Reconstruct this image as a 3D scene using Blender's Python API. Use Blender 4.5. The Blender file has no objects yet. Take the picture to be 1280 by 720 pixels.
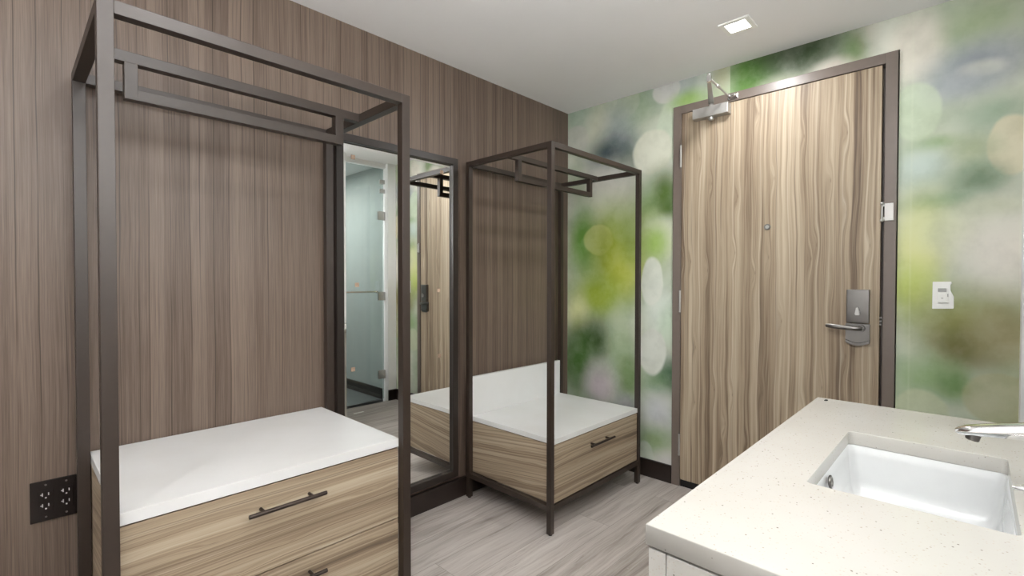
P_DL, P_DL2, P_VAN, P_LEFT, P_BATH, P_FL, EXPO = 6.5, 6, 15, 9, 28, 36, 0.15
BLOBS= [(-0.132, 2.389, 0.293, 0.239, 150, 168, 155, 1, 0.8),
 (-0.774, 2.339, 0.169, 0.115, 150, 160, 175, 1, 0.7),
 (-0.546, 2.268, 0.135, 0.121, 140, 160, 135, 1, 0.7),
 (-0.068, 2.136, 0.107, 0.097, 190, 190, 188, 0.4, 0.5),
 (-0.447, 2.284, 0.102, 0.089, 178, 186, 172, 0.2, 0.5),
 (-0.259, 2.175, 0.092, 0.197, 192, 197, 180, 1, 0.7),
 (-0.391, 2.087, 0.116, 0.176, 148, 158, 165, 1, 0.7),
 (-0.333, 1.976, 0.191, 0.122, 38, 58, 66, 1, 1),
 (-0.477, 1.897, 0.1, 0.064, 55, 78, 60, 1, 0.9),
 (-0.776, 2.064, 0.126, 0.193, 195, 208, 192, 0.3, 0.8),
 (-0.627, 1.953, 0.13, 0.134, 208, 212, 200, 0.25, 0.85),
 (-0.716, 2.295, 0.084, 0.079, 205, 206, 206, 0.25, 0.7),
 (-0.68, 1.708, 0.142, 0.127, 78, 104, 48, 1, 1),
 (-0.73, 1.599, 0.049, 0.065, 65, 92, 42, 1, 0.8),
 (-0.592, 1.681, 0.063, 0.106, 130, 160, 120, 1, 0.7),
 (-0.717, 1.432, 0.125, 0.131, 208, 215, 202, 0.5, 0.85),
 (-0.31, 1.78, 0.253, 0.144, 208, 209, 206, 1, 0.95),
 (-0.168, 1.634, 0.18, 0.127, 202, 206, 202, 1, 0.9),
 (-0.082, 1.837, 0.066, 0.135, 150, 165, 140, 1, 0.6),
 (-0.353, 1.418, 0.285, 0.255, 146, 165, 82, 1, 0.95),
 (-0.123, 1.456, 0.098, 0.215, 92, 138, 58, 1, 0.8),
 (-0.25, 1.449, 0.118, 0.099, 195, 200, 140, 0.25, 0.5),
 (-0.353, 1.315, 0.118, 0.164, 132, 147, 58, 1, 0.8),
 (-0.452, 1.238, 0.125, 0.175, 184, 194, 100, 1, 0.75),
 (-0.233, 1.072, 0.2, 0.137, 148, 168, 65, 1, 0.85),
 (-0.496, 1.435, 0.078, 0.148, 130, 150, 90, 1, 0.6),
 (-0.085, 0.943, 0.087, 0.12, 216, 222, 175, 0.8, 0.9),
 (-0.215, 0.791, 0.189, 0.143, 52, 76, 36, 1, 0.98),
 (-0.086, 0.617, 0.147, 0.218, 60, 95, 38, 1, 0.95),
 (-0.431, 0.835, 0.103, 0.171, 172, 190, 160, 1, 0.7),
 (-0.472, 0.588, 0.101, 0.16, 95, 125, 70, 1, 0.8),
 (-0.267, 0.497, 0.123, 0.137, 180, 172, 180, 0.8, 0.95),
 (-0.456, 0.41, 0.079, 0.06, 150, 150, 158, 1, 0.8),
 (-0.236, 0.291, 0.251, 0.095, 80, 110, 70, 1, 0.6),
 (-0.656, 1.402, 0.077, 0.095, 150, 180, 100, 1, 0.8),
 (-0.699, 1.008, 0.121, 0.151, 212, 222, 216, 1, 0.9),
 (-0.631, 1.178, 0.073, 0.144, 216, 222, 216, 0.3, 0.8),
 (-0.74, 0.93, 0.059, 0.112, 188, 208, 190, 1, 0.7),
 (-0.742, 0.625, 0.099, 0.113, 60, 92, 66, 1, 1),
 (-0.651, 0.565, 0.083, 0.077, 110, 140, 105, 1, 0.7),
 (-0.634, 0.755, 0.094, 0.144, 206, 211, 206, 0.3, 0.85),
 (-0.672, 0.395, 0.103, 0.115, 196, 201, 206, 0.8, 0.9),
 (-0.653, 0.228, 0.104, 0.077, 138, 158, 124, 1, 0.9),
 (-0.59, 0.105, 0.064, 0.108, 185, 195, 185, 0.4, 0.7),
 (-0.735, 0.105, 0.08, 0.066, 206, 206, 208, 0.8, 0.8),
 (-0.936, 2.315, 0.133, 0.088, 176, 186, 180, 1, 0.8),
 (-0.846, 2.206, 0.103, 0.054, 140, 172, 100, 1, 0.8),
 (-1.036, 2.299, 0.051, 0.107, 165, 166, 140, 1, 0.7),
 (-1.839, 2.171, 0.11, 0.169, 216, 214, 206, 0.5, 0.9),
 (-2.045, 2.213, 0.109, 0.082, 165, 180, 150, 1, 0.8),
 (-2.036, 2.05, 0.142, 0.088, 155, 161, 172, 1, 0.9),
 (-2.043, 2.029, 0.075, 0.038, 200, 205, 200, 0.5, 0.9),
 (-1.966, 1.975, 0.12, 0.065, 165, 172, 180, 1, 0.8),
 (-2.072, 1.84, 0.094, 0.069, 158, 176, 158, 1, 0.85),
 (-1.842, 1.901, 0.086, 0.122, 198, 212, 192, 0.3, 0.6),
 (-2.128, 1.71, 0.071, 0.117, 212, 209, 188, 0.3, 0.8),
 (-1.895, 1.755, 0.071, 0.033, 145, 168, 122, 1, 0.8),
 (-1.858, 1.668, 0.083, 0.081, 192, 207, 204, 1, 0.8),
 (-2.017, 1.716, 0.07, 0.048, 176, 187, 160, 1, 0.7),
 (-2.041, 1.585, 0.078, 0.063, 112, 134, 112, 1, 0.9),
 (-1.911, 1.504, 0.126, 0.04, 130, 156, 130, 1, 0.8),
 (-1.861, 1.33, 0.094, 0.176, 216, 220, 160, 1, 0.8),
 (-1.961, 1.384, 0.107, 0.085, 207, 214, 186, 1, 0.8),
 (-2.1, 1.297, 0.141, 0.174, 224, 223, 218, 1, 1),
 (-2.076, 1.477, 0.101, 0.038, 196, 202, 184, 1, 0.7),
 (-1.837, 1.147, 0.085, 0.11, 185, 200, 118, 1, 0.75),
 (-2.001, 1.01, 0.18, 0.13, 142, 146, 98, 1, 0.9),
 (-1.991, 0.902, 0.1, 0.098, 108, 106, 68, 1, 0.9),
 (-2.117, 0.971, 0.091, 0.131, 148, 143, 112, 1, 0.8),
 (-1.867, 0.78, 0.109, 0.088, 138, 164, 122, 1, 0.8),
 (-1.98, 0.756, 0.062, 0.079, 102, 133, 82, 1, 0.8),
 (-1.869, 0.62, 0.094, 0.109, 188, 197, 172, 0.3, 0.7),
 (-2.112, 0.714, 0.114, 0.106, 168, 168, 138, 0.3, 0.6)]
BLOBS2= [(-1.186, 2.243, 0.125, 0.173, 85, 125, 55, 1, 0.95),
 (-1.405, 2.284, 0.249, 0.147, 34, 52, 22, 1, 1),
 (-1.318, 2.137, 0.109, 0.056, 165, 170, 155, 1, 0.9),
 (-1.575, 2.17, 0.131, 0.063, 188, 184, 178, 0.5, 0.95),
 (-1.644, 2.254, 0.059, 0.079, 80, 110, 55, 1, 0.9),
 (-1.73, 2.312, 0.084, 0.105, 185, 182, 176, 1, 0.95)]
import bpy, bmesh, math, random
from mathutils import Vector, Matrix
C = bpy.context.scene.collection
PI = math.pi
random.seed(4)

def lin(r, g, b, k=1.0):
    f = lambda c: (c/12.92 if c <= .04045 else ((c+.055)/1.055)**2.4)
    return (f(r/255)*k, f(g/255)*k, f(b/255)*k, 1)

# ------------------------------------------------------------------ node helper
class NT:
    def __init__(s, name):
        s.m = bpy.data.materials.new(name); s.m.use_nodes = True
        s.t = s.m.node_tree; s.t.nodes.clear()
        s.out = s.t.nodes.new('ShaderNodeOutputMaterial')
    def n(s, kind, **kw):
        nd = s.t.nodes.new(kind)
        for k, v in kw.items(): setattr(nd, k, v)
        return nd
    def set(s, sock, v):
        if isinstance(v, bpy.types.NodeSocket): s.t.links.new(v, sock)
        else: sock.default_value = v
    def coord(s):
        return s.n('ShaderNodeTexCoord').outputs['Object']
    def xyz(s, v):
        o = s.n('ShaderNodeSeparateXYZ'); s.set(o.inputs[0], v); return o.outputs
    def vec(s, x, y, z):
        o = s.n('ShaderNodeCombineXYZ')
        for i, v in enumerate((x, y, z)): s.set(o.inputs[i], v)
        return o.outputs[0]
    def math(s, op, a, b=0.0, c=0.0):
        o = s.n('ShaderNodeMath', operation=op)
        s.set(o.inputs[0], a); s.set(o.inputs[1], b)
        if op in ('MULTIPLY_ADD',): s.set(o.inputs[2], c)
        return o.outputs[0]
    def vmath(s, op, a, b=(0,0,0), c=None):
        o = s.n('ShaderNodeVectorMath', operation=op)
        s.set(o.inputs[0], a); s.set(o.inputs[1], b)
        if c is not None: s.set(o.inputs[2], c)
        return o.outputs['Value'] if op == 'LENGTH' else o.outputs[0]
    def noise(s, v, scale=1, detail=3, rough=.5, dist=0, dims='3D'):
        o = s.n('ShaderNodeTexNoise', noise_dimensions=dims)
        if dims == '1D': s.set(o.inputs['W'], v)
        else: s.set(o.inputs['Vector'], v)
        o.inputs['Scale'].default_value = scale; o.inputs['Detail'].default_value = detail
        o.inputs['Roughness'].default_value = rough; o.inputs['Distortion'].default_value = dist
        return o.outputs[0]
    def vor(s, v, scale=1, feat='F1', dims='3D', rnd=1.0, out=None):
        o = s.n('ShaderNodeTexVoronoi', voronoi_dimensions=dims, feature=feat)
        if dims == '1D': s.set(o.inputs['W'], v)
        else: s.set(o.inputs['Vector'], v)
        o.inputs['Scale'].default_value = scale; o.inputs['Randomness'].default_value = rnd
        return o.outputs[out or 'Distance']
    def ramp(s, f, stops, interp='LINEAR'):
        o = s.n('ShaderNodeValToRGB'); o.color_ramp.interpolation = interp
        e = o.color_ramp.elements
        while len(e) > 1: e.remove(e[-1])
        e[0].position, e[0].color = stops[0]
        for p, c in stops[1:]:
            q = e.new(p); q.color = c
        s.set(o.inputs[0], f); return o.outputs[0]
    def rng(s, f, a, b, c=0.0, d=1.0, smooth=False):
        o = s.n('ShaderNodeMapRange')
        if smooth: o.interpolation_type = 'SMOOTHSTEP'
        s.set(o.inputs[0], f)
        for i, v in enumerate((a, b, c, d)): s.set(o.inputs[i+1], v)
        return o.outputs[0]
    def mix(s, f, a, b, blend='MIX'):
        o = s.n('ShaderNodeMix', data_type='RGBA', blend_type=blend)
        s.set(o.inputs[0], f); s.set(o.inputs[6], a); s.set(o.inputs[7], b)
        return o.outputs[2]
    def bsdf(s, col, rough=.5, metal=0.0, spec=.5, bump=None, bstr=.1, bdist=.001, coat=0.0):
        o = s.n('ShaderNodeBsdfPrincipled')
        s.set(o.inputs['Base Color'], col); s.set(o.inputs['Roughness'], rough); s.set(o.inputs['Metallic'], metal)
        s.set(o.inputs['Specular IOR Level'], spec); s.set(o.inputs['Coat Weight'], coat)
        if bump is not None:
            b = s.n('ShaderNodeBump'); b.inputs['Strength'].default_value = bstr
            b.inputs['Distance'].default_value = bdist
            s.set(b.inputs['Height'], bump); s.t.links.new(b.outputs[0], o.inputs['Normal'])
        s.t.links.new(o.outputs[0], s.out.inputs[0]); return s.m

def plain(name, col, rough=.5, metal=0.0, spec=.5, coat=0.0, var=.06, vscale=30):
    t = NT(name); P = t.coord()
    f = t.noise(P, vscale, 3)
    k = t.rng(f, .3, .7, 1-var, 1+var)
    c = t.vmath('SCALE', tuple(col[:3])) if False else None
    mul = t.n('ShaderNodeVectorMath', operation='SCALE'); mul.inputs[0].default_value = col[:3]; t.set(mul.inputs['Scale'], k)
    return t.bsdf(mul.outputs[0], rough, metal, spec, coat=coat)

def m_veneer():
    # quarter cut reconstituted veneer: narrow vertical strips with dark thread lines
    t = NT('brown_veneer'); x, y, z = t.xyz(t.coord())
    wob = t.noise(t.vec(t.math('MULTIPLY', x, 5.0), 0.0, t.math('MULTIPLY', z, 1.6)), 1, 2)
    xx = t.math('MULTIPLY_ADD', wob, .016, x)
    strip = t.n('ShaderNodeTexVoronoi', voronoi_dimensions='1D', feature='F1')
    t.set(strip.inputs['W'], xx); strip.inputs['Scale'].default_value = 24
    sv = t.xyz(strip.outputs['Color'])[0]
    edge = t.vor(xx, 22, 'DISTANCE_TO_EDGE', '1D')
    line = t.rng(edge, .01, .05, 1.0, 0.0)
    lmask = t.rng(t.noise(t.vec(t.math('MULTIPLY', x, 9.0), 3.1, t.math('MULTIPLY', z, .9)), 1, 2),   .40, .56)
    line = t.math('MULTIPLY', line, lmask)
    fine = t.noise(t.vec(t.math('MULTIPLY', xx, 190.0), 0.0, t.math('MULTIPLY', z, 1.6)), 1, 4, .6)
    vfine = t.noise(t.vec(t.math('MULTIPLY', xx, 520.0), 0.0, t.math('MULTIPLY', z, 7.0)), 1, 2, .6)
    f = t.math('MULTIPLY_ADD', fine, .34, t.math('MULTIPLY_ADD', sv, .10, .21))
    f = t.math('MULTIPLY_ADD', vfine, .24, f)
    col = t.ramp(f, [(.40, lin(68, 56, 48)), (.51, lin(95, 81, 71)), (.61, lin(113, 98, 87)), (.76, lin(131, 116, 104))])
    col = t.mix(t.math('MULTIPLY', line, .8), col, lin(50, 40, 35))
    return t.bsdf(col, .42, 0, .35, bump=fine, bstr=.12, bdist=.0006)

def m_laminate(name, vertical, k=1.0):
    # greige walnut laminate with long dark figure lines
    t = NT(name); x, y, z = t.xyz(t.coord())
    if vertical: across, along = t.math('ADD', y, t.math('MULTIPLY', x, .6)), z
    else: across, along = t.math('MULTIPLY', t.math('MULTIPLY_ADD', y, .12, z), 1.8), t.math('ADD', x, t.math('MULTIPLY', y, -1.0))
    w1 = t.noise(t.vec(t.math('MULTIPLY', across, 4.0), t.math('MULTIPLY', along, 1.0), 2.0), 1, 3, .55)
    w2 = t.noise(t.vec(t.math('MULTIPLY', across, 14.0), t.math('MULTIPLY', along, 3.2), 7.0), 1, 2, .5)
    a = t.math('MULTIPLY_ADD', w1, .055, across)
    a = t.math('MULTIPLY_ADD', w2, .006, a)
    kd = t.vor(t.vec(t.math('MULTIPLY', across, 10.0), t.math('MULTIPLY', along, 1.9), 0.0), 1, 'F1', '2D')
    knot = t.rng(kd, .0, .24, 1.0, 0.0, True)
    a = t.math('MULTIPLY_ADD', knot, .014, a)
    wide = t.noise(t.vec(t.math('MULTIPLY', a, 8.0), t.math('MULTIPLY', along, .2), 31.0), 1, 1, .5)
    band = t.noise(t.vec(t.math('MULTIPLY', a, 20.0), t.math('MULTIPLY', along, .3), 0.0), 1, 3, .55)
    fine = t.noise(t.vec(t.math('MULTIPLY', a, 95.0), t.math('MULTIPLY', along, .9), 4.0), 1, 3, .6)
    vf = t.noise(t.vec(t.math('MULTIPLY', a, 300.0), t.math('MULTIPLY', along, 5.0), 9.0), 1, 2, .6)
    f = t.math('MULTIPLY_ADD', fine, .34, t.math('MULTIPLY_ADD', band, .46, t.math('MULTIPLY', wide, .22)))
    f = t.math('MULTIPLY_ADD', vf, .10, f)
    col = t.ramp(f, [(.41, lin(84, 70, 58, k)), (.48, lin(115, 98, 81, k)), (.55, lin(149, 132, 111, k)), (.62, lin(172, 156, 134, k)), (.72, lin(191, 177, 156, k))])
    # thin dark growth lines that follow the same figure
    e = t.vor(t.math('MULTIPLY_ADD', fine, .010, a), 15, 'DISTANCE_TO_EDGE', '1D')
    ln = t.rng(e, .0, .07, 1.0, 0.0)
    lm = t.rng(t.noise(t.vec(t.math('MULTIPLY', across, 7.0), t.math('MULTIPLY', along, 1.1), 21.0), 1, 2), .45, .62)
    col = t.mix(t.math('MULTIPLY', t.math('MULTIPLY', ln, lm), .85), col, lin(92, 75, 60, k))
    col = t.mix(t.math('MULTIPLY', t.rng(kd, .0, .035, 1.0, 0.0, True), .5), col, lin(96, 78, 63, k))
    e2 = t.vor(t.math('ADD', a, .37), 11, 'DISTANCE_TO_EDGE', '1D')
    pl = t.rng(e2, .0, .05, 1.0, 0.0)
    col = t.mix(t.math('MULTIPLY', pl, .35), col, lin(214, 202, 182, k))
    if not vertical: col = t.mix(.22, col, lin(150, 133, 111, k))
    return t.bsdf(col, .45, 0, .35, bump=fine, bstr=.08, bdist=.0005)

def m_floor():
    t = NT('grey_plank_floor'); P = t.coord(); x, y, z = t.xyz(P)
    b = t.n('ShaderNodeTexBrick'); b.offset = .37; b.offset_frequency = 2
    t.set(b.inputs['Vector'], t.vec(t.math('ADD', x, .23), t.math('ADD', y, .055), 0.0))
    b.inputs['Scale'].default_value = 1; b.inputs['Brick Width'].default_value = 1.22; b.inputs['Row Height'].default_value = .18
    b.inputs['Mortar Size'].default_value = .0012; b.inputs['Mortar Smooth'].default_value = .3
    b.inputs['Color1'].default_value = (0, 0, 0, 1); b.inputs['Color2'].default_value = (1, 1, 1, 1); b.inputs['Mortar'].default_value = (.5, .5, .5, 1)
    pv = t.xyz(b.outputs['Color'])[0]; mort = b.outputs['Fac']
    off = t.math('MULTIPLY', pv, 37.0)
    w = t.noise(t.vec(t.math('MULTIPLY', x, 2.2), t.math('MULTIPLY', y, 7.0), off), 1, 3, .55)
    a = t.math('MULTIPLY_ADD', w, .06, y)
    g1 = t.noise(t.vec(t.math('MULTIPLY', x, 1.5), t.math('MULTIPLY', a, 34.0), off), 1, 4, .62)
    g2 = t.noise(t.vec(t.math('MULTIPLY', x, 5.0), t.math('MULTIPLY', a, 150.0), off), 1, 3, .6)
    f = t.math('MULTIPLY_ADD', g2, .28, t.math('MULTIPLY_ADD', g1, .58, t.math('MULTIPLY', pv, .16)))
    col = t.ramp(f, [(.36, lin(126, 116, 109)), (.46, lin(158, 149, 142)), (.56, lin(180, 172, 166)), (.70, lin(196, 189, 183))])
    # scraped dark streaks and knots
    s1 = t.noise(t.vec(t.math('MULTIPLY', x, 6.0), t.math('MULTIPLY', a, 60.0), off), 1, 5, .75)
    sm = t.noise(t.vec(t.math('MULTIPLY', x, 1.7), t.math('MULTIPLY', y, 7.0), t.math('ADD', off, 5.0)), 1, 2, .5)
    dk = t.math('MULTIPLY', t.rng(s1, .56, .68), t.rng(sm, .54, .68))
    col = t.mix(t.math('MULTIPLY', dk, .75), col, lin(96, 86, 79))
    col = t.mix(t.math('MULTIPLY', mort, .55), col, lin(105, 97, 90))
    # a few tiny pale crumbs of dust
    sp = t.rng(t.vor(P, 16, rnd=1.0), .0, .035, 1.0, 0.0)
    spm = t.rng(t.noise(P, 3.0, 1), .55, .6)
    col = t.mix(t.math('MULTIPLY', sp, spm), col, lin(236, 232, 228))
    return t.bsdf(col, t.rng(g1, .3, .7, .34, .5), 0, .4, bump=f, bstr=.12, bdist=.0008)

def m_quartz(name, col, speck=True, rough=.22):
    t = NT(name); P = t.coord()
    cl = t.noise(P, 5, 3)
    c = t.mix(t.rng(cl, .35, .7), tuple(col), tuple([col[0]*.95, col[1]*.945, col[2]*.93, 1]))
    if speck:
        for sc, r, th, cc, seed in ((120, .12, .70, (158, 150, 140), 0), (70, .07, .72, (100, 92, 86), 11), (190, .17, .66, (182, 174, 162), 4)):
            Q = t.vmath('ADD', P, (seed*.37, seed*.61, seed*.13))
            v = t.n('ShaderNodeTexVoronoi', feature='F1'); t.set(v.inputs['Vector'], Q); v.inputs['Scale'].default_value = sc
            d = t.rng(v.outputs['Distance'], r, r*1.7, 1.0, 0.0)
            pick = t.rng(t.xyz(v.outputs['Color'])[0], th, th+.02)
            c = t.mix(t.math('MULTIPLY', d, pick), c, lin(*cc))
    return t.bsdf(c, rough, 0, .5)

def m_mural():
    t = NT('bokeh_leaf_mural'); P0 = t.coord()
    n1 = t.n('ShaderNodeTexNoise'); t.set(n1.inputs['Vector'], P0); n1.inputs['Scale'].default_value = 5; n1.inputs['Detail'].default_value = 4
    P = t.vmath('MULTIPLY_ADD', n1.outputs['Color'], (0, .035, .035), t.vmath('ADD', P0, (0, -.0175, -.0175)))
    base = t.ramp(t.noise(P0, 2.4, 2), [(.35, lin(165, 180, 158)), (.5, lin(186, 196, 182)), (.65, lin(206, 211, 203))])
    def add(col, L):
        for (y, z, ry, rz, r, g, b, soft, al) in L:
            v = t.vmath('MULTIPLY_ADD', P, (0, 1/ry, 1/rz), (0, -y/ry, -z/rz))
            d = t.vmath('LENGTH', v)
            if soft >= .8: lo, hi = 1.75, .1
            elif soft >= .45: lo, hi = 1.3, .4
            else: lo, hi = 1.07, .88
            f = t.rng(d, lo, hi, 0.0, min(1.0, al*1.12), True)
            col = t.mix(f, col, lin(r, g, b))
        return col
    y, z = t.xyz(P0)[1:]
    colA = add(base, BLOBS)
    colB = add(base, BLOBS2)
    # the strip of paper above the door starts at its own seam
    over = t.math('MULTIPLY', t.math('LESS_THAN', y, -1.077), t.math('GREATER_THAN', y, -1.76))
    over = t.math('MULTIPLY', over, t.math('GREATER_THAN', z, 1.9))
    edge = t.rng(y, -1.64, -1.76, 1.0, 0.0, True)
    col = t.mix(t.math('MULTIPLY', over, edge), colA, colB)
    # seams of the wallpaper drops
    sm = t.rng(t.math('ABSOLUTE', t.math('ADD', y, 1.83)), .0, .006, 1.0, 0.0)
    col = t.mix(t.math('MULTIPLY', sm, .12), col, lin(225, 232, 215))
    cloud = t.noise(P0, 9, 5, .6)
    col = t.mix(t.rng(cloud, .42, .7, 0.0, .10), col, lin(225, 228, 222))
    col = t.mix(t.rng(cloud, .54, .3, 0.0, .13), col, lin(70, 84, 62))
    hs = t.n('ShaderNodeHueSaturation'); hs.inputs['Saturation'].default_value = 1.12; hs.inputs['Value'].default_value = 1.03; t.set(hs.inputs['Color'], col); col = t.vmath('MULTIPLY', hs.outputs[0], (1.03, 1.0, .955))
    grain = t.noise(t.vec(0.0, t.math('MULTIPLY', y, 900.0), t.math('MULTIPLY', z, 900.0)), 1, 1)
    return t.bsdf(col, .55, 0, .3, bump=grain, bstr=.06, bdist=.0004)

def m_glass_door():
    t = NT('tinted_glass'); tr = t.n('ShaderNodeBsdfTransparent'); tr.inputs[0].default_value = (.84, .885, .87, 1)
    gl = t.n('ShaderNodeBsdfGlossy'); gl.inputs['Roughness'].default_value = .02; gl.inputs[0].default_value = (.9, .95, .93, 1)
    fr = t.n('ShaderNodeFresnel'); fr.inputs[0].default_value = 1.5
    mx = t.n('ShaderNodeMixShader'); t.set(mx.inputs[0], t.math('MULTIPLY', fr.outputs[0], 1.0))
    t.t.links.new(tr.outputs[0], mx.inputs[1]); t.t.links.new(gl.outputs[0], mx.inputs[2])
    t.t.links.new(mx.outputs[0], t.out.inputs[0]); return t.m

def m_emit(name, col, s):
    t = NT(name); e = t.n('ShaderNodeEmission'); e.inputs[0].default_value = col; e.inputs[1].default_value = s
    t.t.links.new(e.outputs[0], t.out.inputs[0]); return t.m

VENEER = m_veneer(); LAM_V = m_laminate('walnut_laminate_upright', True); LAM_H = m_laminate('walnut_laminate_level', False)
FLOOR = m_floor(); MURAL = m_mural()
QUARTZ = m_quartz('cream_quartz', lin(188, 186, 180)); SOLID = m_quartz('white_solid_surface', lin(220, 220, 219), False, .3)
CEIL = plain('ceiling_paint', lin(237, 236, 236), .8, var=.015, vscale=2)
WHITE = plain('white_wall_paint', lin(243, 243, 241), .7, var=.015, vscale=3)
BRONZE = plain('bronze_powder_coat', lin(47, 37, 30), .40, 0.0, .55, var=.05, vscale=80)
FRAMEP = plain('taupe_door_frame_paint', lin(112, 101, 93), .35, 0, .5, var=.03)
DARKF = plain('dark_mirror_frame', lin(38, 31, 27), .35, 0, .5)
BLACKB = plain('black_brown_baseboard', lin(38, 29, 25), .32, 0, .5, var=.12, vscale=12)
BLACK = plain('black_rubber', lin(14, 13, 12), .6)
PULL = plain('dark_bronze_pull', lin(62, 53, 48), .3, .6, .5)
CHROME = plain('chrome', (.82, .82, .83, 1), .07, 1.0, var=.01)
NICKEL = plain('satin_nickel', (.19, .182, .172, 1), .30, 1.0, var=.03)
ALU = plain('silver_paint', (.50, .49, .47, 1), .38, .7, var=.03)
PORC = plain('white_porcelain', lin(212, 214, 214), .08, 0, .5, coat=.5, var=.01)
WPLAST = plain('white_plastic', lin(240, 240, 236), .35, var=.01)
GPLAST = plain('grey_lens', lin(165, 165, 162), .25, var=.02)
DPLAST = plain('dark_plastic', lin(24, 17, 15), .22, 0, .35, var=.03)
SLOTM = plain('pale_slot', lin(190, 188, 188), .4)
TAN = plain('tan_sticker', lin(158, 134, 114), .7, var=.25, vscale=260)
PAPER = plain('white_paper', lin(245, 245, 242), .8, var=.01)
GREYW = plain('sage_grey_paint', lin(176, 180, 178), .6, var=.03, vscale=3)
TILE = plain('dark_grey_tile', lin(108, 110, 110), .35, var=.08, vscale=6)
MIRR = plain('silvered_glass', (.93, .94, .93, 1), .0, 1.0, var=.0)
GLASS = m_glass_door()
LED = m_emit('led_panel', (1, .97, .93, 1), 14.0)

# ------------------------------------------------------------------ mesh helpers
def box(bm, x0, x1, y0, y1, z0, z1, bev=0.0, seg=2):
    x0, x1 = sorted((x0, x1)); y0, y1 = sorted((y0, y1)); z0, z1 = sorted((z0, z1))
    b = bmesh.new()
    bmesh.ops.create_cube(b, size=1.0)
    for v in b.verts:
        v.co = Vector((x0 + (v.co.x+.5)*(x1-x0), y0 + (v.co.y+.5)*(y1-y0), z0 + (v.co.z+.5)*(z1-z0)))
    if bev > 0: bmesh.ops.bevel(b, geom=b.edges[:], offset=bev, segments=seg, affect='EDGES', profile=.6)
    merge(bm, b)
def merge(bm, b):
    me = bpy.data.meshes.new('tmp'); b.to_mesh(me); b.free(); bm.from_mesh(me); bpy.data.meshes.remove(me)
def tube(bm, a, b_, r0, r1=None, seg=20, cap=True, bev=0.0):
    a = Vector(a); b_ = Vector(b_); d = b_-a; r1 = r0 if r1 is None else r1
    b = bmesh.new()
    bmesh.ops.create_cone(b, cap_ends=cap, segments=seg, radius1=r0, radius2=r1, depth=d.length)
    if bev > 0:
        bmesh.ops.bevel(b, geom=[e for e in b.edges if len(e.link_faces) == 2 and any(len(f.verts) > 4 for f in e.link_faces)], offset=bev, segments=2, affect='EDGES')
    q = d.to_track_quat('Z', 'Y')
    bmesh.ops.transform(b, matrix=Matrix.Translation((a+b_)/2) @ q.to_matrix().to_4x4(), verts=b.verts[:])
    merge(bm, b)
def ball(bm, c, r, sc=(1, 1, 1)):
    b = bmesh.new(); bmesh.ops.create_uvsphere(b, u_segments=20, v_segments=12, radius=r)
    for v in b.verts: v.co = Vector((v.co.x*sc[0], v.co.y*sc[1], v.co.z*sc[2])) + Vector(c)
    merge(bm, b)
def prism(bm, pts, off, bev=0.0):
    # pts: closed loop of 3D points, extruded by off
    b = bmesh.new(); vs = [b.verts.new(p) for p in pts]; f = b.faces.new(vs)
    r = bmesh.ops.extrude_face_region(b, geom=[f])
    bmesh.ops.translate(b, vec=off, verts=[v for v in r['geom'] if isinstance(v, bmesh.types.BMVert)])
    bmesh.ops.recalc_face_normals(b, faces=b.faces[:])
    if bev > 0: bmesh.ops.bevel(b, geom=b.edges[:], offset=bev, segments=2, affect='EDGES')
    merge(bm, b)
def loft(bm, rings, cap0=True, cap1=True):
    b = bmesh.new(); R = [[b.verts.new(p) for p in r] for r in rings]
    n = len(R[0])
    for i in range(len(R)-1):
        for j in range(n):
            b.faces.new((R[i][j], R[i][(j+1) % n], R[i+1][(j+1) % n], R[i+1][j]))
    if cap0: b.faces.new(list(reversed(R[0])))
    if cap1: b.faces.new(R[-1])
    bmesh.ops.recalc_face_normals(b, faces=b.faces[:])
    merge(bm, b)
def rrect(x0, x1, y0, y1, r, z, n=6):
    P = []
    for cx, cy, a0 in ((x1-r, y1-r, 0), (x0+r, y1-r, 90), (x0+r, y0+r, 180), (x1-r, y0+r, 270)):
        for k in range(n+1):
            a = math.radians(a0 + 90*k/n); P.append(Vector((cx + r*math.cos(a), cy + r*math.sin(a), z)))
    return P
def obj(name, bm, mat, parent=None, smooth=False, label=None):
    me = bpy.data.meshes.new(name)
    if parent is not None:
        bmesh.ops.translate(bm, vec=-wloc(parent), verts=bm.verts[:])
    bm.to_mesh(me); bm.free()
    me.materials.append(mat)
    o = bpy.data.objects.new(name, me); C.objects.link(o)
    if parent is not None: o.parent = parent
    if smooth:
        for p in me.polygons: p.use_smooth = True
        try: me.set_sharp_from_angle(angle=math.radians(35))
        except Exception: pass
    if label: o['label'] = label
    return o
def wloc(o):
    v = Vector((0, 0, 0))
    while o is not None: v += o.location; o = o.parent
    return v
def bx(name, x0, x1, y0, y1, z0, z1, mat, parent=None, bev=0.0, label=None):
    bm = bmesh.new(); box(bm, x0, x1, y0, y1, z0, z1, bev); return obj(name, bm, mat, parent, label=label)
def thing(name, loc, label=None, cat=None, group=None, kind=None):
    o = bpy.data.objects.new(name, None); o.empty_display_size = .1; C.objects.link(o); o.location = loc
    tag(o, label, cat, group, kind); return o
def tag(o, label=None, cat=None, group=None, kind=None):
    for k, v in (('label', label), ('category', cat), ('group', group), ('kind', kind)):
        if v: o[k] = v
    return o
def struct(o, label=None, cat=None): return tag(o, label, cat, None, 'structure')

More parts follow.
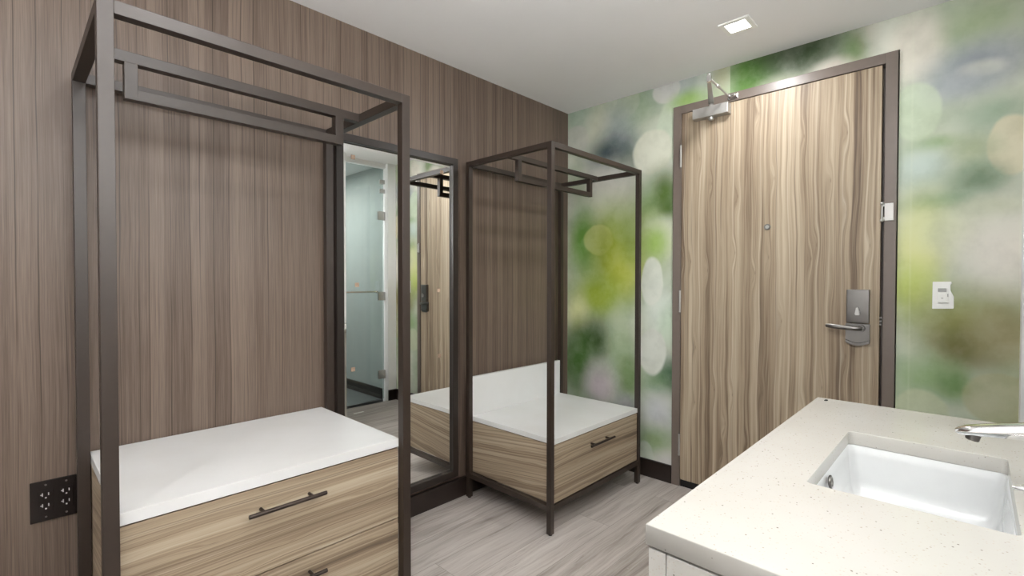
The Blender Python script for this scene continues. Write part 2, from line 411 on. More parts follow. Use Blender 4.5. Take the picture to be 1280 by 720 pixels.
# ------------------------------------------------------------------ the room (wood wall y=0, mural wall x=0)
H = 2.327; XL = -4.7; YB = -2.158; YV = -2.26
bm = bmesh.new(); box(bm, XL, 0, YB, 0, -.05, 0); box(bm, XL, -.84, YV, YB, -.05, 0)
struct(obj('floor', bm, FLOOR), 'grey weathered wood plank floor', 'floor')
struct(bx('floor', XL, 0, -3.7, YV, -.06, -.004, TILE), 'dark grey tiled floor behind the glass door', 'floor')
struct(bx('ceiling', XL-.1, .12, -3.8, .12, H, H+.1, CEIL), 'smooth off-white painted ceiling', 'ceiling')
struct(bx('wall_left', XL-.1, 0, 0, .1, -.05, H, VENEER), 'wall panelled in brown vertical wood veneer', 'wall')
DY0, DY1, DT = -.7659, -1.7823, 2.1793
bm = bmesh.new()
box(bm, 0, .1, DY0+.004, 0, -.05, H); box(bm, 0, .1, YB, DY1-.004, -.05, H); box(bm, 0, .1, DY1-.004, DY0+.004, DT+.004, H)
struct(obj('wall_right', bm, MURAL), 'wall papered with a blurred green and white leaf mural', 'wall')
bm = bmesh.new(); box(bm, -.09, .1, YB-.1, YB, -.05, H); box(bm, XL-.1, -.84, YV-.1, YV, -.05, H); box(bm, -.84, -.09, YB-.1, YB-.04, 2.285, H)
struct(obj('wall_back', bm, WHITE), 'white wall beside the glass bathroom door', 'wall')
struct(bx('wall_end', XL-.1, XL, YV, 0, -.05, H, WHITE), 'white wall at the far end of the room', 'wall')
bm = bmesh.new(); box(bm, -.09, .1, -3.7, YB-.1, -.05, H); box(bm, XL, .1, -3.8, -3.7, -.05, H); box(bm, -2.4, -2.3, -3.7, YV-.1, -.05, H)
struct(obj('wall_bathroom', bm, GREYW), 'sage grey bathroom wall seen through the glass door', 'wall')
def baseboard(name, a, b_, axis, face, sgn, label, h=.1046):
    bm = bmesh.new()
    if axis == 'x':
        box(bm, a, b_, face, face+sgn*.013, 0, h-.012, .001); box(bm, a, b_, face, face+sgn*.02, h-.012, h, .002)
    else:
        box(bm, face, face+sgn*.013, a, b_, 0, h-.006, .001); box(bm, face, face+sgn*.015, a, b_, h-.006, h, .002)
    return struct(obj(name, bm, BLACKB), label, 'baseboard')
baseboard('baseboard_left', XL, -.016, 'x', 0, -1, 'dark brown baseboard along the wood veneer wall')
baseboard('baseboard_right', DY0+.002, 0, 'y', 0, -1, 'black baseboard along the mural wall between corner and door')
baseboard('baseboard_far', YB, DY1-.002, 'y', 0, -1, 'short black baseboard right of the entry door')
baseboard('baseboard_back', -.092, -.016, 'x', YB, 1, 'short black baseboard beside the glass bathroom door')
baseboard('baseboard_bathroom', -3.69, YB-.11, 'y', -.09, -1, 'black baseboard inside the glass walled bathroom')

# ------------------------------------------------------------------ entry door and frame
LY0, LY1, LT, LB = -.8156, -1.7296, 2.131, .0424
FX = -.012
bm = bmesh.new()
for y0, y1 in ((DY0, LY0+.002), (LY1-.010, DY1)):
    box(bm, FX, .1, y0, y1, .0005, DT, .0015)
box(bm, FX, .1, LY0+.002, LY1-.010, LT+.003, DT, .0015)
box(bm, .038, .1, LY0+.002, LY0-.018, .0005, LT); box(bm, .038, .1, LY1-.010, LY1+.010, .0005, LT); box(bm, .038, .1, LY0-.018, LY1+.018, LT-.018, LT+.003)
frame = struct(obj('trim_1', bm, FRAMEP), 'taupe painted steel frame around the wooden entry door', 'door frame')
g = bpy.data.objects.new('door_guard', None)
bm = bmesh.new(); box(bm, FX-.004, FX, -1.7415, -1.7725, 1.447, 1.523, .001)
for zz in (1.458, 1.512):
    tube(bm, (FX-.006, -1.763, zz), (FX-.003, -1.763, zz), .0045)
gp = obj('door_guard', bm, ALU, frame, label='silver door guard plate on the frame')
bm = bmesh.new(); tube(bm, (FX-.014, -1.734, 1.45), (FX-.014, -1.734, 1.52), .0038)
ball(bm, (FX-.014, -1.734, 1.448), .0075); ball(bm, (FX-.014, -1.734, 1.522), .0075)
box(bm, FX-.014, FX-.002, -1.742, -1.736, 1.452, 1.462, .001); box(bm, FX-.014, FX-.002, -1.742, -1.736, 1.508, 1.518, .001)
obj('guard_pin', bm, ALU, gp, True)
bpy.data.objects.remove(g)
for hz in ((1.829, 1.953), (1.0035, 1.128), (.18, .305)): pass
door = thing('door_1', (0, (LY0+LY1)/2, 0), 'wooden entry door with vertical walnut grain and lever lock', 'door', None, 'structure')
bx('door_leaf', FX+.002, .036, LY0-.001, LY1+.002, LB, LT-.001, LAM_V, door, .001)
bx('door_sweep', FX+.008, .03, LY0-.003, LY1+.004, .006, LB-.0005, BLACK, door, .001, 'black sweep along the foot of the door')
for z0, z1 in ((1.829, 1.953), (1.0035, 1.128), (.18, .305)):
    bm = bmesh.new(); ky = LY0+.0015
    tube(bm, (FX-.005, ky, z0), (FX-.005, ky, z1), .0055, seg=16, bev=.001)
    h = obj('hinge', bm, ALU, door, True, 'silver hinge knuckle')
    bm = bmesh.new(); ball(bm, (FX-.005, ky, z0-.002), .0045, (1, 1, .7)); ball(bm, (FX-.005, ky, z1+.002), .0045, (1, 1, .7))
    obj('pin_tip', bm, NICKEL, h, True)
bm = bmesh.new(); tube(bm, (FX+.003, -1.2687, 1.456), (FX-.003, -1.2687, 1.456), .0155, bev=.001)
ph = obj('peephole', bm, NICKEL, door, True, 'round metal peephole')
bm = bmesh.new(); tube(bm, (FX-.003, -1.2687, 1.456), (FX-.0036, -1.2687, 1.456), .009)
obj('lens', bm, GPLAST, ph, True)
# lock set
ly0, ly1 = -1.606, -1.6955
bm = bmesh.new(); box(bm, FX-.022, FX+.002, ly0-.003, ly1+.002, .994, 1.1445, .0035, 3)
lock = obj('lock_housing', bm, NICKEL, door, True, 'satin nickel lock housing')
pts = []
bot = [(ly0+(ly1-ly0)*k/10, .905-.0135*math.sin(PI*k/10)) for k in range(11)]
pts = [(FX+.002, y, z) for y, z in bot] + [(FX+.002, ly1, .9905), (FX+.002, ly0, .9905)]
bm = bmesh.new(); prism(bm, pts, (-.021, 0, 0), .002)
lp = obj('lever_plate', bm, NICKEL, lock, True)
bm = bmesh.new(); pts = [(FX+.002, y, z+.014) for y, z in bot] + [(FX+.002, y, z+.0125) for y, z in reversed(bot)]
prism(bm, pts, (-.0215, 0, 0)); obj('plate_groove', bm, DPLAST, lock)
bm = bmesh.new(); tube(bm, (FX-.019, -1.665, .972), (FX-.034, -1.665, .972), .0165, .014, 24, bev=.002)
obj('lever_rose', bm, NICKEL, lock, True)
bm = bmesh.new()
path = [(-.034, -1.665, .972, .0095, .0095), (-.050, -1.665, .972, .0095, .0095), (-.055, -1.655, .972, .010, .0095), (-.057, -1.635, .972, .0095, .008), (-.057, -1.60, .974, .0100, .006), (-.057, -1.57, .976, .0105, .006), (-.055, -1.548, .978, .0095, .0055), (-.053, -1.536, .979, .0075, .005)]
def sweep(bm, path, n=14, off=(0, 0, 0)):
    rings = []
    Pn = [Vector(p[:3])+Vector(off) for p in path]
    for i, p in enumerate(path):
        d = (Pn[min(i+1, len(Pn)-1)]-Pn[max(i-1, 0)]).normalized()
        side = d.cross(Vector((0, 0, 1)))
        if side.length < .05: side = Vector((1, 0, 0))
        side.normalize(); up = side.cross(d).normalized()
        rings.append([Pn[i] + up*math.sin(2*PI*k/n)*p[3] + side*math.cos(2*PI*k/n)*p[4] for k in range(n)])
    loft(bm, rings)
sweep(bm, path, off=(FX+.002, 0, 0))
obj('lever', bm, NICKEL, lock, True, 'satin nickel lever handle')
bm = bmesh.new()
tube(bm, (FX-.020, -1.652, 1.045), (FX-.025, -1.652, 1.045), .0085, seg=20, bev=.001)
prism(bm, [(FX-.023, -1.648, 1.066), (FX-.023, -1.656, 1.066), (FX-.023, -1.662, 1.030), (FX-.023, -1.642, 1.030)], (-.015, 0, 0), .003)
obj('thumb_turn', bm, ALU, lock, True, 'shiny thumb turn')
bm = bmesh.new()
for zz in (.99, 1.004, 1.02): box(bm, FX+.006, FX+.014, LY1-.006, LY1+.003, zz-.004, zz+.004, .0008)
obj('latch_bolt', bm, NICKEL, lock)
# closer
bm = bmesh.new(); box(bm, FX-.047, FX+.002, -.898, -1.086, 2.0685, 2.1225, .002)
cl = obj('door_closer', bm, ALU, door, False, 'silver door closer body at the top of the door')
bm = bmesh.new(); tube(bm, (FX-.026, -.992, 2.122), (FX-.026, -.992, 2.137), .011); tube(bm, (FX-.026, -.992, 2.0685), (FX-.026, -.992, 2.056), .014, .015, bev=.002); ball(bm, (FX-.026, -.992, 2.055), .014, (1, 1, .6))
obj('closer_spindle', bm, ALU, cl, True)
bm = bmesh.new(); E1 = Vector((-.325, -1.094, 2.148))
A0 = Vector((FX-.026, -.992, 2.14)); d = (E1-A0); s = Vector((-d.y, d.x, 0)).normalized()*.0125
prism(bm, [A0+s*1.15-d*.03, E1+s*.7, E1-s*.7, A0-s*1.15-d*.03], (0, 0, .006), .001)
obj('closer_arm', bm, ALU, cl)
bm = bmesh.new(); tube(bm, E1+Vector((0, 0, -.006)), E1+Vector((0, 0, .026)), .011, bev=.002); ball(bm, E1+Vector((0, 0, .028)), .009)
obj('arm_pivot', bm, CHROME, cl, True, 'bright arm pivot')
bm = bmesh.new(); S1 = Vector((FX-.024, -1.083, 2.156)); tube(bm, E1+Vector((0, 0, .014)), S1, .0048)
M1 = E1.lerp(S1, .42)+Vector((0, 0, .008)); tube(bm, M1-(S1-E1)*.05, M1+(S1-E1)*.05, .0085)
obj('forearm', bm, ALU, cl, True)
bm = bmesh.new(); box(bm, FX-.004, FX, -1.072, -1.122, 2.143, 2.169, .001); box(bm, FX-.03, FX, -1.076, -1.118, 2.150, 2.162, .003)
obj('arm_shoe', bm, CHROME, cl)

# ------------------------------------------------------------------ open wardrobes
def pull(parent, cx, cz, yface, L, spread, r=.006, out=.031):
    bm = bmesh.new(); y = yface-out
    tube(bm, (cx-L/2, y, cz), (cx+L/2, y, cz), r, seg=20, bev=.001)
    for s in (-1, 1): tube(bm, (cx+s*spread/2, yface+.001, cz), (cx+s*spread/2, y, cz), .0048, seg=14)
    return obj('handle', bm, PULL, parent, True, 'dark bronze bar handle')
def wardrobe(x0, x1, y0, y1, Hh, t, yh, uz, ux0, ux1, ct, ctt, cf, cb, splits, rail, label, splash=None, hx=None):
    w = thing('open_wardrobe', ((x0+x1)/2, (y0+y1)/2, 0), label, 'wardrobe')
    B = .0012
    for xa in (x0, x1-t):
        for ya in (y0-t, y1):
            p = bx('post', xa, xa+t, ya, ya+t, .006, Hh, BRONZE, w, B)
            bm = bmesh.new(); tube(bm, (xa+t/2, ya+t/2, 0), (xa+t/2, ya+t/2, .0065), t*.36); obj('foot_glide', bm, BLACK, p)
    for nm, zz in (('top_rail', Hh), ('bottom_rail', rail)):
        for ya in (y0-t, y1): bx(nm, x0+t, x1-t, ya, ya+t, zz-t, zz, BRONZE, w, B)
        for xa in (x0, x1-t): bx(nm, xa, xa+t, y1+t, y0-t, zz-t, zz, BRONZE, w, B)
    hr = bx('hanging_rail', x0+t, x1-t, yh, yh+t, Hh-t, Hh, BRONZE, w, B)
    bm = bmesh.new()
    box(bm, ux0, ux0+t, yh, yh+t, uz, Hh-t+.0005, B); box(bm, ux1-t, ux1, yh, yh+t, uz, Hh-t+.0005, B); box(bm, ux0+t-.001, ux1-t+.001, yh, yh+t, uz, uz+t, B)
    hb = obj('hanger_loop', bm, BRONZE, hr)
    for k in range(2):
        bm = bmesh.new()
        xx = ux0 + (ux1-ux0)*(.42+.45*k); tube(bm, (xx, yh+t*.75, uz+t-.001), (xx, yh+t*.75, uz+t+.0015), .003, seg=12)
        obj('rail_screw', bm, BLACK, hr)
    a, b_ = x0+t+.0015, x1-t-.0015
    bx('countertop', a, b_, cf, cb, ct-ctt, ct, SOLID, w, .0015)
    if splash: bx('backsplash', a+.001, b_-.001, splash[0], splash[1], ct, splash[2], SOLID, w, .0015)
    top = ct-ctt-.004; f = cf+.003
    cab = bx('cabinet_side', a+.001, a+.019, f+.02, cb, rail+.001, top, LAM_H, w, .0008)
    bx('cabinet_side', b_-.019, b_-.001, f+.02, cb, rail+.001, top, LAM_H, w, .0008)
    bx('cabinet_back', a+.019, b_-.019, cb-.01, cb, rail+.001, top, LAM_H, w)
    bx('cabinet_bottom', a+.019, b_-.019, f+.02, cb-.01, rail+.001, rail+.017, LAM_H, w)
    bx('reveal_strip', a+.002, b_-.002, f+.024, f+.04, top, ct-ctt, BLACK, w)
    zs = [top] + splits + [rail+.0035]
    for k in range(len(zs)-1):
        zt, zb = zs[k]-(.002 if k else 0), zs[k+1]+(.002 if k < len(zs)-2 else 0)
        bm = bmesh.new(); box(bm, a+.001, b_-.001, f, f+.018, zb, zt, .0012)
        dr = obj('drawer_front', bm, LAM_H, w)
        pull(dr, hx[k][0], hx[k][1], f, hx[k][2], hx[k][3])
    return w
wardrobe(-2.5342, -1.7145, -.03, -.6248, 1.8163, .0304, -.3354, 1.686, -2.4476, -1.8079, .6398, .0299, -.5998, -.006, [.3617], .142,
         'large bronze open wardrobe frame with white top and two drawers, left foreground', None, [(-2.1248, .545, .2163, .136), (-2.1248, .309, .2163, .136)])
wardrobe(-.9539, -.1287, -.0368, -.6306, 1.8224, .0255, -.35, 1.6903, -.8733, -.216, .4432, .0249, -.6262, -.0363, [], .1379,
         'small dark open wardrobe frame with one drawer, standing in the far corner', (-.0363, -.0576, .6573), [(-.552, .352, .2163, .136)])

# ------------------------------------------------------------------ tall mirror
mx0, mx1, mz0, mz1, fw, fd = -1.686, -1.0, .126, 1.8325, .036, .028
mir = thing('wall_mirror', ((mx0+mx1)/2, 0, mz0), 'tall dark framed mirror on the wood wall between the two wardrobes', 'mirror')
bm = bmesh.new()
def ringloop(d, y): return [Vector((mx0+d, y, mz0+d)), Vector((mx1-d, y, mz0+d)), Vector((mx1-d, y, mz1-d)), Vector((mx0+d, y, mz1-d))]
loft(bm, [ringloop(0, -.0005), ringloop(0, -fd+.002), ringloop(.002, -fd), ringloop(fw-.002, -fd), ringloop(fw, -fd+.002), ringloop(fw, -.0005), ringloop(0, -.0005)], False, False)
obj('mirror_frame', bm, DARKF, mir)
bm = bmesh.new(); bw = .015
loft(bm, [ringloop(fw, -.002), ringloop(fw, -.0125), ringloop(fw+bw, -.0140)], True, True)
obj('mirror_glass', bm, MIRR, mir)
for sx, sz in ((-1.5997, 1.7361), (-1.5829, 1.1641), (-1.6041, .7833), (-1.1011, 1.7491), (-1.123, 1.1322), (-1.1185, .7898)):
    bm = bmesh.new(); q = .0045
    for dx, dz in ((-1, -1), (-1, 1), (1, -1), (1, 1)):
        box(bm, sx+dx*q-.0049, sx+dx*q+.0049, -.0165, -.0141, sz+dz*q-.0049, sz+dz*q+.0049, .001)
    obj('cork_pad', bm, TAN, mir, False, 'small tan cork pad stuck on the mirror glass')

# ------------------------------------------------------------------ outlet
ox, oz = -2.5795, .5155
ou = thing('outlet_plate', (ox, 0, oz), 'dark brown double outlet plate low on the wood wall, far left', 'outlet')
bx('cover_plate', ox-.0575, ox+.0575, -.006, 0, oz-.0614, oz+.0614, DPLAST, ou, .002)
for s in (-1, 1):
    cx = ox+s*.023
    rc = bx('receptacle', cx-.0165, cx+.0165, -.0078, -.0055, oz-.0335, oz+.0335, DPLAST, ou, .001)
    bm = bmesh.new()
    for dz in (-.0165, .0165):
        z = oz+dz+.004
        box(bm, cx-.0085, cx-.0062, -.0084, -.0076, z-.005, z+.005); box(bm, cx-.012, cx-.0062, -.0084, -.0076, z-.0012, z+.0012)
        box(bm, cx+.005, cx+.0072, -.0084, -.0076, z-.004, z+.004)
        tube(bm, (cx, -.0076, z-.0105), (cx, -.0084, z-.0105), .0022, seg=12)
    obj('socket_slots', bm, SLOTM, rc)
    for dz in (-.0485, .0485):
        bm = bmesh.new(); tube(bm, (cx, -.0055, oz+dz), (cx, -.007, oz+dz), .0028, seg=12)
        obj('plate_screw', bm, NICKEL, ou, True)

# ------------------------------------------------------------------ light switch
sw = thing('light_switch', (0, -1.936, 1.124), 'white light switch plate with notched edge on the mural, right of door', 'light switch')
poly = [(-1.9039, 1.1808), (-1.9615, 1.181), (-1.9641, 1.1728), (-1.9590, 1.1673), (-1.9600, 1.1428), (-1.9703, 1.1185), (-1.9700, 1.0703), (-1.9033, 1.0675)]
bm = bmesh.new(); prism(bm, [(0, y, z) for y, z in poly], (-.006, 0, 0), .0012); obj('switch_plate', bm, WPLAST, sw)
bm = bmesh.new(); box(bm, -.0085, -.0055, -1.9205, -1.9534, 1.0921, 1.156, .0012); dv = obj('dimmer_body', bm, WPLAST, sw)
bx('sensor_lens', -.0095, -.008, -1.9212, -1.9475, 1.1385, 1.1535, GPLAST, dv, .0006, 'grey sensor lens')
bx('rocker', -.0108, -.008, -1.9215, -1.9470, 1.0945, 1.1325, WPLAST, dv, .0012)
bx('indicator', -.0114, -.0106, -1.931, -1.938, 1.1115, 1.1135, DPLAST, dv)
bm = bmesh.new()
box(bm, -.0092, -.0082, -1.9500, -1.9530, 1.119, 1.131); obj('side_slider', bm, GPLAST, dv)

# ------------------------------------------------------------------ ceiling downlight
lx0, lx1, lyy0, lyy1 = -.4644, -.3379, -1.1869, -1.3155
dl = thing('ceiling_downlight', ((lx0+lx1)/2, (lyy0+lyy1)/2, H), 'square recessed ceiling downlight glowing white near the entry door', 'ceiling light')
bm = bmesh.new()
def sq(d, z): return [Vector((lx0+d, lyy1+d, z)), Vector((lx1-d, lyy1+d, z)), Vector((lx1-d, lyy0-d, z)), Vector((lx0+d, lyy0-d, z))]
loft(bm, [sq(0, H), sq(.001, H-.006), sq(.020, H-.006), sq(.024, H-.001)], False, False)
obj('trim_ring', bm, WPLAST, dl)
bm = bmesh.new(); loft(bm, [sq(.021, H-.0002), sq(.021, H-.0040)]); obj('light_panel', bm, LED, dl)

# ------------------------------------------------------------------ vanity
vx0, vx1, vyf, vyb, vz, vt = -1.9888, -.8447, -1.6637, YV+.001, .8037, .0327
kx0, kx1, kyf, kyb = -1.6351, -1.2033, -1.8054, -2.0865
vc = thing('vanity_cabinet', ((vx0+vx1)/2, (vyf+vyb)/2, 0), 'pale stone clad vanity cabinet beneath the cream countertop', 'vanity cabinet')
zt = vz-vt-.004
bx('end_panel', vx0+.002, vx0+.022, vyf-.0335, vyb+.002, .002, zt, QUARTZ, vc, .0012)
bx('front_stile', vx0+.002, vx0+.05, vyf-.0325, vyf-.004, .002, zt, QUARTZ, vc, .0012)
bx('end_panel', vx1-.022, vx1-.002, vyf-.004, vyb+.002, .002, zt, QUARTZ, vc, .0012)
xm = (vx0+.05+vx1-.022)/2
for a, b_, hx in ((vx0+.052, xm-.0015, xm-.04), (xm+.0015, vx1-.024, xm+.04)):
    d = bx('cabinet_door', a, b_, vyf-.024, vyf-.006, .10, zt-.002, QUARTZ, vc, .0012)
    bm = bmesh.new(); tube(bm, (hx, vyf+.022, .52), (hx, vyf+.022, .66), .005)
    for zz in (.55, .63): tube(bm, (hx, vyf-.007, zz), (hx, vyf+.022, zz), .004)
    obj('handle', bm, PULL, d, True)
bx('toe_kick', vx0+.022, vx1-.022, vyf-.07, vyf-.055, .002, .10, BLACKB, vc)
bx('gap_strip', vx0+.012, vx1-.012, vyf-.06, vyf-.045, zt, zt+.004, BLACK, vc)
# countertop with a rounded cut-out
bm = bmesh.new(); r = .012
inner = rrect(kx0, kx1, kyb, kyf, r, 0, 6); n = len(inner)
def outer_pt(p):
    # ray from the cut-out centre out to the slab edge
    c = Vector(((kx0+kx1)/2, (kyb+kyf)/2, 0)); d = p-c
    s = []
    if d.x > 1e-6: s.append((vx1-c.x)/d.x)
    if d.x < -1e-6: s.append((vx0-c.x)/d.x)
    if d.y > 1e-6: s.append((vyf-c.y)/d.y)
    if d.y < -1e-6: s.append((vyb-c.y)/d.y)
    return c + d*min(s)
b = bmesh.new()
cv = bpy.data.curves.new('slab', 'CURVE'); cv.dimensions = '2D'; cv.fill_mode = 'BOTH'
e = .0016
for loop in ([(vx0+e, vyf-e), (vx1-e, vyf-e), (vx1-e, vyb+e), (vx0+e, vyb+e)], [(p.x+(e if p.x > (kx0+kx1)/2 else -e), p.y+(e if p.y > (kyb+kyf)/2 else -e)) for p in inner]):
    sp = cv.splines.new('POLY'); sp.points.add(len(loop)-1); sp.use_cyclic_u = True
    for q, p in zip(sp.points, loop): q.co = (p[0], p[1], 0, 1)
cv.extrude = vt/2-e; cv.bevel_depth = e; cv.bevel_resolution = 2
tmp = bpy.data.objects.new('slab_curve', cv); C.objects.link(tmp)
me = bpy.data.meshes.new_from_object(tmp.evaluated_get(bpy.context.evaluated_depsgraph_get()))
b.free(); bm.from_mesh(me); bpy.data.objects.remove(tmp); bpy.data.curves.remove(cv); bpy.data.meshes.remove(me)
bmesh.ops.remove_doubles(bm, verts=bm.verts[:], dist=1e-5)
bmesh.ops.translate(bm, vec=(0, 0, vz-vt/2), verts=bm.verts[:])
top = obj('vanity_countertop', bm, QUARTZ)
tag(top, 'cream speckled quartz countertop with a cut-out sink, right foreground', 'countertop')
# sink
zb0 = vz-vt
bm = bmesh.new()
rings = [rrect(kx0-.025, kx1+.025, kyb-.025, kyf+.025, .03, zb0-.012), rrect(kx0-.025, kx1+.025, kyb-.025, kyf+.025, .03, zb0-.0005),
         rrect(kx0-.002, kx1+.002, kyb-.002, kyf+.002, .016, zb0-.0005), rrect(kx0+.0, kx1-.0, kyb+.0, kyf-.0, .016, zb0-.004),
         ]
dep, fil = .125, .05
for k in range(1, 15):
    if k <= 4: ins, dz = .008*k/4, (dep-fil)*k/4
    else:
        a = PI/2*(k-4)/10; ins = .008+fil*(1-math.cos(a)); dz = dep-fil+fil*math.sin(a)
    rings.append(rrect(kx0+ins, kx1-ins, kyb+ins, kyf-ins, .016+ins*.55, zb0-.004-dz))
rings.append(rrect(kx0+.13, kx1-.13, kyb+.11, kyf-.11, .02, zb0-.004-dep-.003))
loft(bm, rings, False, True)
snk = thing('undermount_sink', ((kx0+kx1)/2, (kyb+kyf)/2, zb0-.14), 'white rectangular undermount sink set in the cream countertop', 'sink')
obj('basin', bm, PORC, snk, True)
bm = bmesh.new(); oc = Vector((-1.4560, kyf-.0075, .752))
def ringm(bm, c, ax, R, rr, n=28, m=10):
    ax = Vector(ax).normalized(); u = ax.orthogonal().normalized(); v = ax.cross(u)
    rings = []
    for i in range(n+1):
        a = 2*PI*i/n; dr = u*math.cos(a)+v*math.sin(a)
        rings.append([c + dr*(R+rr*math.cos(2*PI*k/m)) + ax*rr*math.sin(2*PI*k/m) for k in range(m)])
    loft(bm, rings, False, False)
ringm(bm, oc, (0, 1, -.1), .0115, .003); orr = obj('overflow_ring', bm, NICKEL, snk, True, 'chrome overflow ring')
bm = bmesh.new(); tube(bm, oc+Vector((0, .0005, 0)), oc+Vector((0, -.0005, 0)), .0085); obj('overflow_hole', bm, GPLAST, orr)
bm = bmesh.new(); ringm(bm, Vector(((kx0+kx1)/2, (kyb+kyf)/2, zb0-.131)), (0, 0, 1), .024, .003); tube(bm, ((kx0+kx1)/2, (kyb+kyf)/2, zb0-.134), ((kx0+kx1)/2, (kyb+kyf)/2, zb0-.1295), .019, bev=.001)
obj('drain', bm, CHROME, snk, True)
# faucet
fx = -1.4
fc = thing('faucet', (fx, -2.185, vz), 'chrome faucet spout reaching over the sink from the right edge', 'faucet')
bm = bmesh.new(); tube(bm, (fx, -2.185, vz), (fx, -2.185, vz+.006), .03, .028, 28, bev=.001); tube(bm, (fx, -2.185, vz+.006), (fx, -2.185, vz+.10), .024, .022, 28)
obj('faucet_body', bm, CHROME, fc, True)
bm = bmesh.new(); rings = []
# (y, z centre, half width, half height)
for y, z, hw, hh in ((-2.205, .915, .010, .010), (-2.19, .915, .021, .022), (-2.15, .918, .022, .020), (-2.11, .912, .021, .0165), (-2.07, .906, .020, .013), (-2.04, .9005, .0185, .0105), (-2.022, .897, .016, .009), (-2.012, .8945, .011, .0065), (-2.007, .894, .006, .003)):
    ring = []
    for k in range(24):
        a = 2*PI*k/24; cx, cz = math.cos(a), math.sin(a)
        f = lambda q, e: math.copysign(abs(q)**e, q)
        ring.append(Vector((fx+hw*f(cx, .7), y, z+hh*f(cz, .75))))
    rings.append(ring)
loft(bm, rings); obj('spout', bm, CHROME, fc, True, 'chrome curved spout')
bm = bmesh.new(); tube(bm, (fx, -2.034, .893), (fx, -2.031, .880), .011, .0105, 24, bev=.001); obj('aerator', bm, NICKEL, fc, True)
bm = bmesh.new(); tube(bm, (-1.53, -2.175, vz), (-1.53, -2.175, vz+.045), .022, .019, 24, bev=.002)
hd = obj('handle', bm, CHROME, fc, True)
bm = bmesh.new(); sweep(bm, [(-1.53, -2.185, .852, .012, .012), (-1.53, -2.16, .853, .011, .013), (-1.53, -2.12, .849, .007, .011), (-1.53, -2.09, .845, .005, .009), (-1.53, -2.081, .844, .0025, .005)])
obj('lever', bm, CHROME, hd, True)
bm = bmesh.new()
for (dx, dy, rr) in ((0, 0, .0035), (.004, .003, .0028), (-.003, .004, .0025)): ball(bm, (-.8835+dx, -1.6965+dy, vz+rr*.6), rr, (1.2, 1, .7))
tag(obj('crumb', bm, BLACK), 'tiny dark crumb near the far corner of the cream countertop', 'crumb')

# ------------------------------------------------------------------ glass bathroom door (seen in the mirror)
gy = YB-.058
gd = thing('door_2', (-.46, gy, 0), 'frameless tinted glass bathroom door seen in the mirror', 'door', None, 'structure')
bm = bmesh.new(); box(bm, -.83, -.104, gy-.010, gy, .012, 2.275, .001); obj('glass_panel', bm, GLASS, gd)
for hz in (1.8175, 1.0294, .2561):
    bm = bmesh.new(); box(bm, -.165, -.105, gy-.016, gy+.008, hz-.042, hz+.042, .002); box(bm, -.1045, -.0905, gy-.016, gy+.008, hz-.042, hz+.042, .002)
    tube(bm, (-.106, gy+.009, hz-.03), (-.106, gy+.009, hz+.03), .005)
    obj('hinge', bm, ALU, gd, True, 'chrome glass door hinge')
for hz in (2.15, 2.06):
    bm = bmesh.new(); box(bm, -.145, -.0905, gy-.014, gy+.006, hz-.02, hz+.02, .002); obj('glass_clip', bm, ALU, gd)
bm = bmesh.new(); tube(bm, (-.78, gy+.04, 1.0737), (-.206, gy+.04, 1.0737), .0085); ball(bm, (-.206, gy+.04, 1.0737), .013)
ball(bm, (-.78, gy+.04, 1.0737), .013)
for xx in (-.74, -.24): tube(bm, (xx, gy-.001, 1.0737), (xx, gy+.04, 1.0737), .007)
obj('towel_bar', bm, CHROME, gd, True, 'chrome towel bar')
bm = bmesh.new(); box(bm, -.56, -.465, -1.975, -1.955, 0, .0012)
tag(obj('paper_strip', bm, PAPER), 'white paper strip on the floor, seen only in the tall mirror', 'paper')

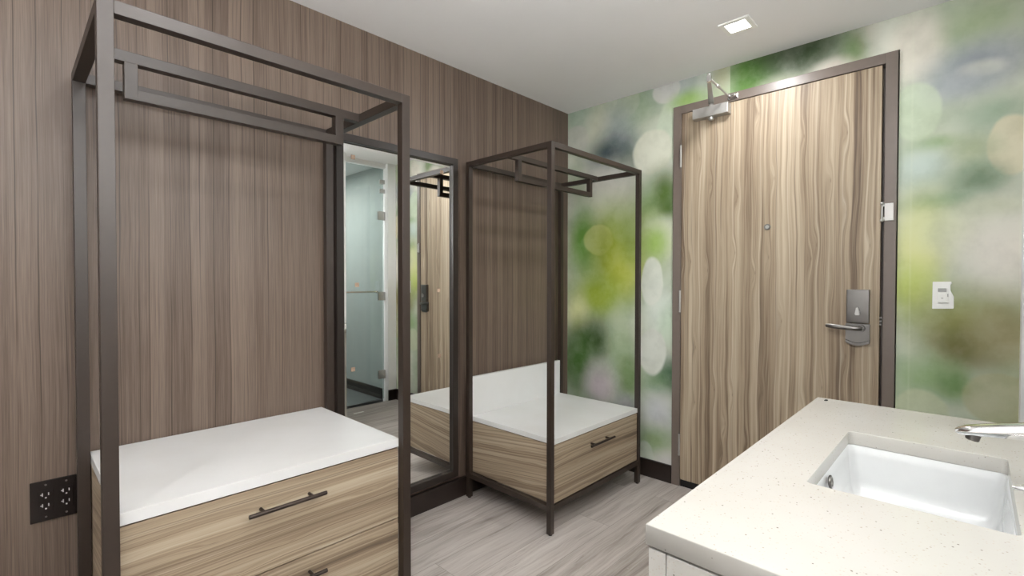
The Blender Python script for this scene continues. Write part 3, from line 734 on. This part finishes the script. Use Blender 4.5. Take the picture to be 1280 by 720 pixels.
# ------------------------------------------------------------------ light
def area(name, loc, rot, sx, sy, power, col=(1, 1, 1), spread=PI):
    l = bpy.data.lights.new(name, 'AREA'); l.shape = 'RECTANGLE'; l.size = sx; l.size_y = sy; l.energy = power; l.color = col; l.spread = spread
    o = bpy.data.objects.new(name, l); C.objects.link(o); o.location = loc; o.rotation_euler = rot; return o
WARM = (1, 1, 1)
area('downlight_lamp', (-.40, -1.25, H-.02), (0, 0, 0), .08, .08, P_DL, WARM)
area('downlight_lamp', (-2.25, -1.4, H-.02), (0, 0, 0), .10, .10, P_DL2, WARM)
area('downlight_lamp', (-3.3, -1.45, H-.02), (0, 0, 0), .10, .10, P_DL2, WARM)
area('vanity_lamp', (-1.7, YV+.03, 1.68), (-PI/2, 0, 0), 1.1, .6, P_VAN, (1, .99, .98), 1.75)
area('left_fill', (XL+.05, -1.1, 1.35), (0, -PI/2, 0), 1.7, 1.7, P_LEFT, (.97, .985, 1))  # added soft fill from the left, brightens the mural; end wall has no window
area('ceiling_bounce_fill', (-2.75, YV+.2, 1.62), (PI, 0, 0), .35, .25, P_FL, (.98, .99, 1))  # added flash-like fill aimed up to bounce off the ceiling, no wall fixture
area('bathroom_fill', (-.9, -2.9, H-.03), (0, 0, 0), .3, .3, P_BATH, WARM)  # added fill so the room behind the glass reads brighter, no fixture
w = bpy.data.worlds.new('World'); bpy.context.scene.world = w; w.use_nodes = True
w.node_tree.nodes['Background'].inputs[0].default_value = (1, 1, 1, 1); w.node_tree.nodes['Background'].inputs[1].default_value = .0

# ------------------------------------------------------------------ camera
cam = bpy.data.cameras.new('camera'); co = bpy.data.objects.new('camera', cam); C.objects.link(co)
cam.sensor_width = 36; cam.lens = 604.5178/1280*36; cam.clip_start = .01
yaw, pit, rol = math.radians(46.2345), math.radians(-.9039), math.radians(.0503)
Fv = Vector((math.sin(yaw)*math.cos(pit), math.cos(yaw)*math.cos(pit), math.sin(pit)))
R0 = Vector((math.cos(yaw), -math.sin(yaw), 0)); U0 = R0.cross(Fv)
R2 = R0*math.cos(rol)+U0*math.sin(rol); U2 = U0*math.cos(rol)-R0*math.sin(rol)
M = Matrix((R2, U2, -Fv)).transposed().to_4x4(); M.translation = Vector((-2.6767, -2.0322, 1.1847))
co.matrix_world = M
sc = bpy.context.scene; sc.camera = co
sc.view_settings.view_transform = 'Standard'; sc.view_settings.look = 'None'; sc.view_settings.gamma = 1.0
sc.view_settings.use_curve_mapping = False; sc.view_settings.exposure = EXPO
